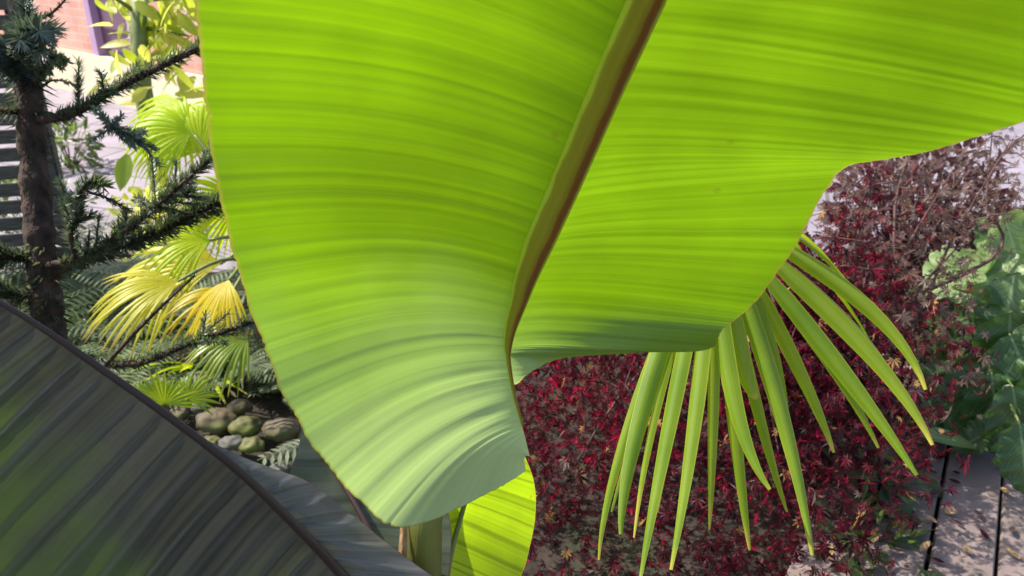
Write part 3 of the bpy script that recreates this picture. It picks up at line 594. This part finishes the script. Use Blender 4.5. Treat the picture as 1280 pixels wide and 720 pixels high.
def lp(p, m, sc_=1.0):
    if (p - d0).dot(dn) > -.03 + .32 * max(0, p.z) + random.uniform(-.06, .10): return
    if noise.noise(p * 7.5) + .5 * noise.noise(p * 17) < -.20: return
    sc_ *= random.choice((.6, .9, 1, 1.4))
    if m == 0 and p.z > .4 and random.random() < (p.x - .90) * 1.8: m = 1
    d = (rdir() * .7 + Vector((0, 0, -.7))).normalized(); palmate(cr_, p, d, rdir(), random.uniform(.013, .030) * sc_, 7, m)
for p, z in ends:
    nl = 19 if z == 0 else 9
    for q in range(nl):
        m_ = (0 if random.random() < .94 else random.choice((1, 2))) if z == 0 else (0 if random.random() < .55 else 1)
        sp_ = .085 if z == 0 else .07
        lp(p + Vector((random.gauss(0, sp_), random.gauss(0, sp_), random.gauss(-.01, sp_ * .7))), m_)
for q in range(12500):        # inner mass, down to the ground on the near side
    a = random.uniform(0, 6.283); r_ = random.random() ** .5
    p = mt + Vector((math.cos(a) * r_ * .72 - .04, -.16 + math.sin(a) * r_ * .68, random.uniform(-.03, .80) * (1 - .35 * r_ * r_)))
    lp(p, 0 if random.random() < .965 else random.choice((1, 2, 2)))
crown = cr_.build('crown', [M['maple'], M['maplebrown'], M['maplesparkle']], mp_, smooth=False)

# ------------------------------------------------------------------ conifer (left)
cb = P(66, 885, 1.72); cb.z = -.04; 
cf = thing('conifer', cb, 'young conifer with a bare brown trunk and short-needled branches', 'tree')
tpts = [cb, P(72, 560, 1.72), P(62, 420, 1.71), P(52, 320, 1.70), P(42, 200, 1.70), P(33, 80, 1.70), P(24, -10, 1.70), P(0, -260, 1.72), P(-20, -520, 1.75)]
tc_ = curve(tpts, 160); mb = MB()
mb.tube(tc_, [(.037 - .019 * i / 159) * (1 + .05 * math.sin(i * .7) + random.uniform(-.05, .05)) for i in range(160)], 26, jit=.09); mb.build('trunk', M['bark'], cf)
BR = [  # px points, base radius, needle length, material, needles per metre
    ([(40, 150, 1.70), (90, 142, 1.66), (150, 108, 1.62), (245, 62, 1.58), (290, 40, 1.56)], .011, .019, 'needle', 900, 0),
    ([(45, 335, 1.70), (110, 318, 1.62), (175, 275, 1.56), (225, 232, 1.5), (262, 200, 1.47)], .008, .017, 'needle', 1000, 0),
    ([(60, 345, 1.70), (130, 315, 1.66), (200, 290, 1.6), (255, 262, 1.57), (300, 245, 1.55)], .008, .024, 'needle', 1300, .1),
    ([(95, 322, 1.63), (88, 290, 1.6), (96, 250, 1.58), (112, 228, 1.57), (128, 232, 1.56)], .006, .018, 'needle', 1300, 0),
    ([(70, 440, 1.72), (160, 455, 1.62), (240, 428, 1.56), (322, 400, 1.52)], .009, .016, 'needle', 600, 0),
    ([(120, 470, 1.62), (165, 420, 1.6), (205, 380, 1.58), (243, 345, 1.57)], .005, .008, 'needle', 160, 0),
    ([(45, 325, 1.70), (0, 322, 1.64), (-60, 335, 1.58)], .009, .024, 'needle', 1500, 0),
    ([(50, 365, 1.70), (10, 370, 1.66), (-60, 362, 1.6)], .008, .024, 'needle', 1400, 0),
    ([(35, 140, 1.70), (0, 140, 1.66), (-50, 150, 1.6)], .008, .02, 'needle', 1000, 0),
    ([(30, 110, 1.70), (20, 70, 1.62), (28, 45, 1.58), (48, 40, 1.55)], .007, .032, 'needlegrey', 1800, 0),
    ([(30, 100, 1.70), (0, 75, 1.62), (-30, 70, 1.58)], .007, .030, 'needlegrey', 1600, 0),
    ([(42, 110, 1.70), (55, 90, 1.64), (64, 72, 1.62), (82, 76, 1.60)], .005, .012, 'needle', 900, 0),
    ([(48, 112, 1.70), (68, 100, 1.68), (100, 108, 1.66)], .003, .006, 'needle', 260, 0),
    ([(38, 20, 1.70), (62, 18, 1.66), (90, -10, 1.62)], .004, .008, 'needle', 260, 0),
    ([(170, 278, 1.56), (200, 252, 1.55), (240, 240, 1.53)], .005, .015, 'needle', 900, 0),
    ([(110, 240, 1.575), (135, 248, 1.57), (160, 262, 1.56)], .003, .009, 'needle', 500, 0),
    ([(130, 150, 1.64), (150, 165, 1.62), (172, 172, 1.60)], .003, .016, 'needlegrey', 900, 0),
    ([(10, -150, 1.71), (-90, -140, 1.66), (-170, -120, 1.6)], .008, .02, 'needle', 1000, 0),
    ([(-10, -360, 1.73), (-90, -360, 1.73), (-160, -330, 1.7)], .007, .02, 'needle', 1000, 0)]
for k, (px, r0, nl, mt_, per, _) in enumerate(BR):
    pts = curve([P(*q) for q in px], 22); mb = MB(); mb.tube(pts, [r0 * (1 - .6 * i / 21) for i in range(22)], 7, jit=.08); br = mb.build('branch', M['bark'], cf)
    mb = MB(); needles(mb, pts[3:] + [pts[-1] + (pts[-1] - pts[-2])], nl * 1.3, per * 1.7, seed=k, wid=.0019, lean=.45)
    if nl > .01:                                                        # side shoots
        for z in range(7):
            i0 = random.randint(5, 19); p0 = pts[i0]; tt = (pts[i0 + 1] - pts[i0]).normalized(); d = (tt * .8 + rdir() * .7).normalized()
            ll_ = random.uniform(.014, .032); q = [p0 + d * (ll_ * j) + Vector((0, 0, .004 * j)) for j in range(4)]; needles(mb, q, nl * .85, per * 1.3, seed=k * 9 + z, wid=.0014); mb.tube(q, .0018, 4, cap=False)
    mb.build('needles', M[mt_], br)

for k, (y0, y1) in enumerate(((20, 150), (300, 420), (150, 240))):      # needles left on the stem itself
    mb = MB(); q = [P(45 + (yy - 200) * .095, yy, 1.70) for yy in range(y0, y1, 12)]; needles(mb, q, .055, (700, 600, 120)[k], seed=300 + k, wid=.0016, lean=.2); mb.build('needles', M['needlegrey' if k == 0 else 'needle'], cf)
# ------------------------------------------------------------------ fan palms at left
pc = P(345, 335, 3.0); pbase = Vector((pc.x, pc.y, -.03))
fl = thing('fan_palm', pbase, 'short fan palm with glowing lime and yellow leaves behind the conifer', 'palm')
mb = MB(); mb.tube([pbase, pbase.lerp(pc, .5), pc], [.10, .11, .08], 16, jit=.1); mb.build('trunk', M['fibre'], fl)
def fanleaf(parent, hubp, tip, mat, nseg, spread, wid, seed, face=None, start=None, droop=.35, fold=.15):
    ax = tip - hubp; nrm = face or (Vector((0, -1, .55)))
    o = fan_mesh(hubp, ax, nrm, nseg, ax.length, spread, droop, wid, seed=seed, fold=fold).build('leaf', M[mat], parent)
    st_ = start or pc
    mb = MB(); mb.tube(curve([st_, st_.lerp(hubp, .5) + Vector((0, 0, .06)), hubp], 10), [.010 - .0005 * i for i in range(10)], 6); mb.build('petiole', M['petiole'], o); return o
fanleaf(fl, P(228, 128, 3.1), P(165, 205, 3.0), 'fanlime', 30, R(190), .040, 1, face=Vector((-.35, -.75, .55)))
fanleaf(fl, P(222, 352, 2.75), P(100, 390, 2.6), 'fanyellow', 24, R(95), .034, 2, face=Vector((.1, -.7, .9)))
fanleaf(fl, P(290, 365, 2.7), P(204, 408, 2.55), 'fangold', 18, R(85), .036, 3, face=Vector((.1, -.8, .8)))
fanleaf(fl, P(300, 255, 2.9), P(215, 250, 2.8), 'fanlime', 22, R(150), .028, 4, face=Vector((0, -.9, .4)))
fanleaf(fl, P(275, 330, 2.95), P(130, 330, 2.9), 'fanyellow', 20, R(90), .026, 5, face=Vector((0, -.7, .7)))
fanleaf(fl, P(430, 200, 3.1), P(520, 130, 3.2), 'fanlime', 24, R(200), .03, 6)
fanleaf(fl, P(440, 380, 2.8), P(560, 420, 2.7), 'fanlime', 24, R(170), .03, 7)
fanleaf(fl, P(340, 150, 3.2), P(330, 10, 3.3), 'fanlime', 24, R(200), .03, 8)
sp0 = G(208, 540)
sf = thing('fan_palm', sp0 + Vector((0, 0, -.03)), 'small olive-green fan palm seedling beside the stones', 'palm')
st0 = sp0 + Vector((0, 0, .05))
mb = MB(); mb.tube([sp0 + Vector((0, 0, -.04)), sp0 + Vector((0, 0, .02)), st0], [.02, .022, .016], 10); mb.build('trunk', M['fibre'], sf)
fanleaf(sf, P(206, 506, 2.22), P(200, 455, 2.18), 'fan', 16, R(170), .016, 11, start=st0, droop=.2)
fanleaf(sf, P(235, 500, 2.25), P(262, 462, 2.25), 'fan', 14, R(150), .016, 12, start=st0, droop=.3)
fanleaf(sf, P(185, 500, 2.3), P(152, 482, 2.28), 'fan', 14, R(150), .016, 13, start=st0, droop=.3)

# lime shrub at the top left
ls0 = P(178, 110, 4.4); ls0.z = 0
lsb = thing('lime_shrub', ls0, 'tall shrub with large lime and cream-yellow leaves before the brick wall', 'shrub')
mb = MB(); lst = [ls0 + Vector((0, 0, -.02)), P(178, 110, 4.4), P(174, 40, 4.4), P(172, -60, 4.4)]
mb.tube(lst, [.05, .05, .045, .03], 10); 
for k in range(12):
    a = lst[2].lerp(lst[3], random.random()); mb.tube([a, a + Vector((random.uniform(-.3, .35), random.uniform(-.3, .2), random.uniform(-.1, .3)))], [.014, .005], 6)
mb.build('stem', M['petiole'], lsb)
mb = MB()
for k in range(190):
    p = P(random.gauss(205, 34), random.gauss(20, 52), random.uniform(4.15, 4.7))
    if (p - P(135, 60, 4.4)).length < .09: continue
    d = (Vector((random.uniform(-1, 1), random.uniform(-.6, .3), random.uniform(-1, .2)))).normalized(); leafcard(mb, p, d, (Vector((-.3, -.5, .7)) + rv(.5)).normalized(), random.uniform(.10, .22), random.uniform(.035, .07), .25)
mb.build('crown', M['limeshrub'], lsb)
# single hanging leaf sprig on the palm
ps = P(158, 190, 3.0)
mb = MB(); leafcard(mb, P(160, 193, 2.95), (P(148, 238, 2.95) - P(160, 193, 2.95)), -FW, .14, .07, .1); 
mb.build('leaflet', M['fan'], fl)

# ------------------------------------------------------------------ undergrowth (left bed)
def clump(px, py, rx, rz, n, mat, label, seed, sz=.05, name='shrub', cat='shrub', d=None, group=None):
    rnd = random.Random(seed); b0 = G(px, py, -.03); t = thing(name, b0, label, cat, group); mb = MB(); tw = MB()
    for k in range(n):
        v = rdir(); rr = rnd.random() ** .4
        p = b0 + Vector((v.x * rx * rr, v.y * rx * rr, rz * (.5 + .5 * v.z * rr)))
        leafcard(mb, p, (v + rv(.7)).normalized(), (Vector((0, -.2, 1)) + rv(.7)).normalized(), sz * rnd.uniform(.6, 1.4), sz * rnd.uniform(.3, .6), .25, seg=3, cols=2)
        if k % 9 == 0: tw.tube([b0, b0.lerp(p, .5) + Vector((0, 0, .03)), p], [.004, .003, .0015], 4, cap=False)
    mb.build('leaves', M[mat], t); tw.build('stems', M['mapletwig'], t); return t
def fern(px, py, hgt, n, mat, label, seed, group=None, strap=False, z=None):
    rnd = random.Random(seed); b0 = G(px, py, -.03)
    t = thing('fern' if not strap else 'strap_plant', b0, label, 'fern' if not strap else 'plant', group)
    mb = MB()
    for k in range(n):
        a = rnd.uniform(0, 6.283); el = rnd.uniform(.5, 1.25); l = hgt * rnd.uniform(.7, 1.2)
        d = Vector((math.cos(a) * math.cos(el), math.sin(a) * math.cos(el), math.sin(el)))
        pts = [b0 + d * (l * i / 11) + Vector((math.cos(a), math.sin(a), -1.1)) * (.38 * l * (i / 11) ** 2) for i in range(12)]
        if strap: strip(mb, pts, [max(.001, .020 * math.sin(math.pi * (i + 1.2) / 13.2)) for i in range(12)], Vector((0, 0, 1)) if abs(d.z) < .9 else Vector((1, 0, 0)), .3)
        else:
            for i in range(2, 11):
                tg = (pts[i + 1] - pts[i]).normalized(); sd = tg.cross(Vector((0, 0, 1))).normalized()
                for q in (0, .5):
                    p = pts[i].lerp(pts[i + 1], q)
                    for sg in (-1, 1): leafcard(mb, p, sd * sg + tg * .4, Vector((0, 0, 1)), l * .22 * math.sin(math.pi * (i + q + 1) / 13) + .01, .013, .25, seg=2, cols=2)
            mb.tube(pts, .0016, 4, cap=False)
    mb.build('fronds' if not strap else 'leaves', M[mat], t); return t
fern(130, 520, .30, 18, 'fern', 'dark fern under the conifer beside the purple banana leaf', 1)
fern(290, 478, .30, 20, 'fern', 'grey-green fern in front of the lime fan palm', 2)
fern(372, 490, .20, 12, 'fern', 'silvery fern at the edge of the big banana leaf', 3)
fern(240, 430, .34, 18, 'shrub', 'dark fern in shade beneath the yellow palm leaves', 4)
fern(170, 455, .30, 16, 'shrub', 'deep green fern right of the conifer trunk', 5)
fern(300, 440, .36, 14, 'fern', 'pale strap-leaved plant behind the stones', 6, strap=True)
fern(110, 420, .4, 14, 'fern', 'strap-leaved plant behind the conifer trunk', 7, strap=True)
fern(20, 440, .45, 18, 'shrub', 'dark fern left of the conifer trunk', 8)
fern(-20, 380, .5, 18, 'shrub', 'dark fern at the foot of the slatted fence', 9)
fern(330, 400, .4, 16, 'shrub', 'shaded fern at the foot of the lime palm', 10)

fanleaf(fl, P(262, 300, 2.85), P(160, 300, 2.75), 'fanlime', 20, R(120), .026, 21, face=Vector((-.2, -.7, .8)))
fanleaf(fl, P(310, 420, 2.55), P(235, 450, 2.42), 'fan', 18, R(120), .026, 22, face=Vector((0, -.7, .8)))
fanleaf(fl, P(252, 190, 3.0), P(215, 110, 3.0), 'fanlime', 20, R(150), .026, 23, face=Vector((-.2, -.8, .5)))
limestrap = fern(255, 470, .30, 16, 'fanlime', 'lime grassy tuft under the fan palm', 24, strap=True)
fern(150, 500, .26, 18, 'fern', 'pale grey-green fern left of the palm seedling', 25)
fern(338, 450, .24, 14, 'fern', 'bright fern between the fan palm and the stones', 26)
fern(60, 470, .35, 16, 'fern', 'grey-green fern behind the tip of the purple leaf', 31)
fern(215, 400, .42, 22, 'fern', 'tall pale fern behind the yellow palm leaves', 32)
fern(120, 360, .5, 24, 'fern', 'tall grey-green fern at the edge of the paving', 33)
clump(40, 300, .35, .35, 420, 'shrub', 'dark small-leaved bush in front of the slatted fence', 12, .05)
clump(200, 300, .22, .30, 260, 'limeshrub', 'lime and cream small-leaved bush at the edge of the paving', 13, .06)
fanleaf(fl, P(240, 165, 3.0), P(150, 150, 2.95), 'fanlime', 26, R(150), .04, 41, face=Vector((-.4, -.7, .6)))
fanleaf(fl, P(286, 350, 2.6), P(250, 425, 2.5), 'fangold', 16, R(100), .034, 42, face=Vector((-.3, -.7, .7)))
fern(480, 560, .30, 18, 'fern', 'grey-green fern behind the lime banana leaf', 51)
fern(480, 470, .36, 18, 'shrub', 'dark fern between the fan palm and the maple', 52)
fern(560, 430, .4, 18, 'fern', 'pale fern at the left foot of the maple', 53)
fern(-60, 480, .4, 18, 'shrub', 'deep green fern beyond the left edge of the purple leaf', 54)
fern(440, 420, .4, 18, 'fern', 'tall fern behind the fan palm trunk', 55)
# stones
ST = [(272, 524, .085, 'stone1', 'rounded tan stone, largest of the heap'), (308, 530, .07, 'stone2', 'yellow-olive mossy oval stone beside the tan one'), (265, 548, .04, 'stone2', 'small olive pebble in front of the tan stone'),
      (290, 550, .05, 'stone3', 'small grey pebble in the middle of the front row'), (315, 553, .05, 'stone2', 'small olive pebble below the yellow-olive stone'), (352, 535, .075, 'stone1', 'tan stone at the right end of the heap'), 
      (350, 582, .045, 'stone3', 'pale grey pebble at the edge of the dark soil'), (225, 512, .05, 'stone1', 'tan pebble below the palm seedling'), (300, 505, .055, 'stone1', 'tan stone at the back of the heap'),
      (366, 560, .06, 'stone3', 'grey stone half hidden by the big banana leaf'), (250, 506, .045, 'stone3', 'small grey stone at the back of the heap')]
for k, (x, y, r_, m_, lb) in enumerate(ST):
    r_ *= .62
    c = G(x, y + 6, .0); mb = MB(); rows = []
    n1, n2 = 22, 32; sx, sy, sz = 1.25 * random.uniform(.9, 1.1), .95, .72
    for i in range(n1 + 1):
        th = math.pi * i / n1; row = []
        for j in range(n2):
            ph = 2 * math.pi * j / n2; d = Vector((math.sin(th) * math.cos(ph) * sx, math.sin(th) * math.sin(ph) * sy, math.cos(th) * sz))
            row.append(c + Vector((0, 0, r_ * .22)) + d * r_ * (1 + .26 * noise.noise(d * 1.5 + Vector((k * 5, 0, 0))) + .07 * noise.noise(d * 4.5 + Vector((k * 3, 1, 0)))))
        rows.append(row)
    mb.grid(rows, None, 0, close=True)
    tag(mb.build('stone', M[m_], loc=c), lb, 'stone', 'stones on the dark soil')

# ------------------------------------------------------------------ leafy plants at right
def lobedplant(px, py, specs, label, seed):
    rnd = random.Random(seed); b0 = G(px, py, -.03); t = thing('lobed_plant', b0, label, 'plant')
    for (x, y, d, ln, wd, ax, ay, tilt, mt_) in specs:
        ln *= 1.25; wd *= 1.45; c = P(x, y, d); mb = MB(); dirn = (RT * ax - UP * ay + FW * rnd.uniform(-.3, .2)).normalized(); tilt = min(.9, tilt + .12); nrm = (-FW * (1 - tilt) + Vector((rnd.uniform(-.6, 0), 0, 1)) * tilt + rv(.15)).normalized()
        st_ = c - dirn * ln * .5
        leafcard(mb, st_, dirn, nrm, ln, wd, rnd.uniform(.1, .3), seg=22, lobes=rnd.choice([4, 5, 5, 6]) if wd > .08 else 0, cols=8, cup=rnd.uniform(.05, .3), ph=rnd.uniform(0, 6))
        o = mb.build('leaf', M[mt_], t)
        mb = MB(); mb.tube(curve([b0, b0.lerp(st_, .6) + Vector((0, .05, .08)), st_], 8), [.007 - .0005 * i for i in range(8)], 6); mb.build('stalk', M['petiole'], o)
S1 = [(1235, 365, 2.62, .26, .20, -.6, .8, .5, 'lobedpale'), (1200, 345, 2.66, .22, .17, -1, .3, .6, 'lobedpale'), (1258, 400, 2.55, .24, .18, -.2, 1, .45, 'lobedpale'), (1275, 330, 2.7, .3, .2, .3, .6, .6, 'lobedpale'), (1262, 300, 2.8, .26, .10, .6, -1, .4, 'lobedpale'), (1245, 310, 2.85, .22, .09, -.2, -1, .4, 'lobed'),
      (1230, 435, 2.5, .22, .18, -.5, .8, .45, 'lobed'), (1262, 450, 2.48, .24, .19, .1, 1, .4, 'lobed'), (1272, 395, 2.56, .22, .16, .6, .8, .3, 'lobed'), (1190, 405, 2.62, .20, .13, -.8, .6, .3, 'lobed'), (1200, 440, 2.58, .22, .12, -.4, .9, .2, 'lobed'), (1290, 480, 2.42, .25, .2, .3, .9, .4, 'lobed'), (1220, 390, 2.75, .25, .2, -.2, .3, .1, 'lobed'), (1255, 350, 2.9, .28, .2, .2, -.4, .1, 'lobed'), (1180, 380, 2.8, .2, .12, -.6, -.3, .2, 'lobed'), (1300, 290, 2.9, .3, .18, .6, -.6, .4, 'lobedpale'), (1305, 420, 2.6, .3, .22, .7, .4, .5, 'lobedpale')]
lobedplant(1250, 520, S1, 'tall leafy perennial with broad lobed pale and dark green leaves', 3)
S2 = [(1165, 510, 2.45, .13, .08, -.3, -1, .3, 'lobed'), (1190, 485, 2.5, .2, .12, -.5, -.6, .3, 'lobed'), (1215, 510, 2.42, .22, .15, -.3, .8, .3, 'lobed'), (1245, 520, 2.4, .2, .15, .1, .9, .35, 'lobed'), (1275, 535, 2.35, .2, .16, .2, .9, .35, 'lobed'), (1282, 575, 2.25, .16, .12, .1, 1, .3, 'lobed'), (1190, 548, 2.35, .16, .05, 1, .1, .6, 'lobedpale'), (1225, 545, 2.38, .14, .07, -.6, .4, .3, 'lobed'), (1180, 460, 2.6, .24, .08, -.1, -1, .2, 'lobed'), (1200, 520, 2.5, .2, .13, -.8, .2, .2, 'lobed'), (1240, 480, 2.5, .22, .14, .3, .7, .3, 'lobed'), (1262, 505, 2.45, .2, .14, -.5, .6, .3, 'lobed'), (1160, 530, 2.5, .16, .08, -.9, .1, .4, 'lobed')]
lobedplant(1235, 545, S2, 'low dark green leafy plant at the edge of the deck', 4)
# small mixed foliage between maple and deck
clump(1090, 610, .15, .16, 130, 'fern', 'straggly pale-leaved plant at the corner of the deck', 1, .06)
clump(1110, 520, .22, .3, 230, 'maplebrown', 'greyish brown twiggy shrub between maple and lobed plant', 2, .05)
clump(1110, 425, .24, .34, 420, 'maplebrown', 'taller faded brown shrub behind the maple', 3, .05)
clump(1080, 690, .16, .12, 120, 'shrub', 'small dark plant at the near corner of the deck', 4, .06)
clump(1225, 440, .3, .26, 260, 'shrub', 'dark evergreen shrub behind the lobed plants', 5, .09)
clump(700, 300, .7, .8, 900, 'shrub', 'rounded evergreen bush behind the huge banana leaf', 6, .09)
clump(500, 260, .6, .7, 700, 'shrub', 'dark evergreen bush hidden behind the left half of the banana leaf', 7, .09)
clump(90, 215, .25, .35, 200, 'shrub', 'small bush at the foot of the brick wall', 8, .07)

clump(1120, 400, .36, .84, 2300, 'twigbrown', 'dense grey-brown twiggy bush between the maple and the pale paving', 11, .055)
# leaf litter
LT = [(1040, 690), (1065, 660), (1075, 705), (1150, 690), (1180, 705), (1222, 640), (1240, 585), (1145, 640), (1130, 690), (1275, 700), (1205, 660), (1055, 712), (1170, 655), (1235, 675), (1110, 715), (1180, 640), (1200, 605), (1105, 600), (1145, 590), (1120, 650), (1160, 620), (1215, 695), (1100, 655), (1130, 660), (1250, 610), (1190, 590), (1265, 660), (1090, 680), (1170, 575)]
for k, (x, y) in enumerate(LT):
    c = G(x, y, .026); mb = MB(); a = random.uniform(0, 6.283); leafcard(mb, c + Vector((0, 0, .004)), Vector((math.cos(a), math.sin(a), .1)), Vector((0, 0, 1)) + rv(.3), random.uniform(.03, .055), random.uniform(.014, .026), -.2, seg=5, cols=4, cup=.4)
    cc = ['dry', 'maple', 'maplebrown'][k % 3]
    tag(mb.build('fallen_leaf', M[cc], loc=c), ['curled tan dead leaf lying on the deck', 'crimson maple leaf lying on the deck', 'greyish brown dead leaf lying on the deck'][k % 3], 'leaf', ['tan dead leaves on the deck', 'crimson leaves on the deck', 'brown dead leaves on the deck'][k % 3])
mb = MB()
for k in range(900):
    x = random.uniform(-2.2, 1.4); y = random.uniform(1.2, 3.4); z = -.035 + .05 * noise.noise(Vector((x * 1.6, y * 1.6, 3)))
    a = random.uniform(0, 6.283); leafcard(mb, Vector((x, y, max(z, -.05) + .012)), Vector((math.cos(a), math.sin(a), .1)), Vector((0, 0, 1)) + rv(.4), random.uniform(.02, .05), random.uniform(.012, .024), -.2, seg=2, cols=2)
mb.build('leaf_litter', M['litter'], kind='stuff')
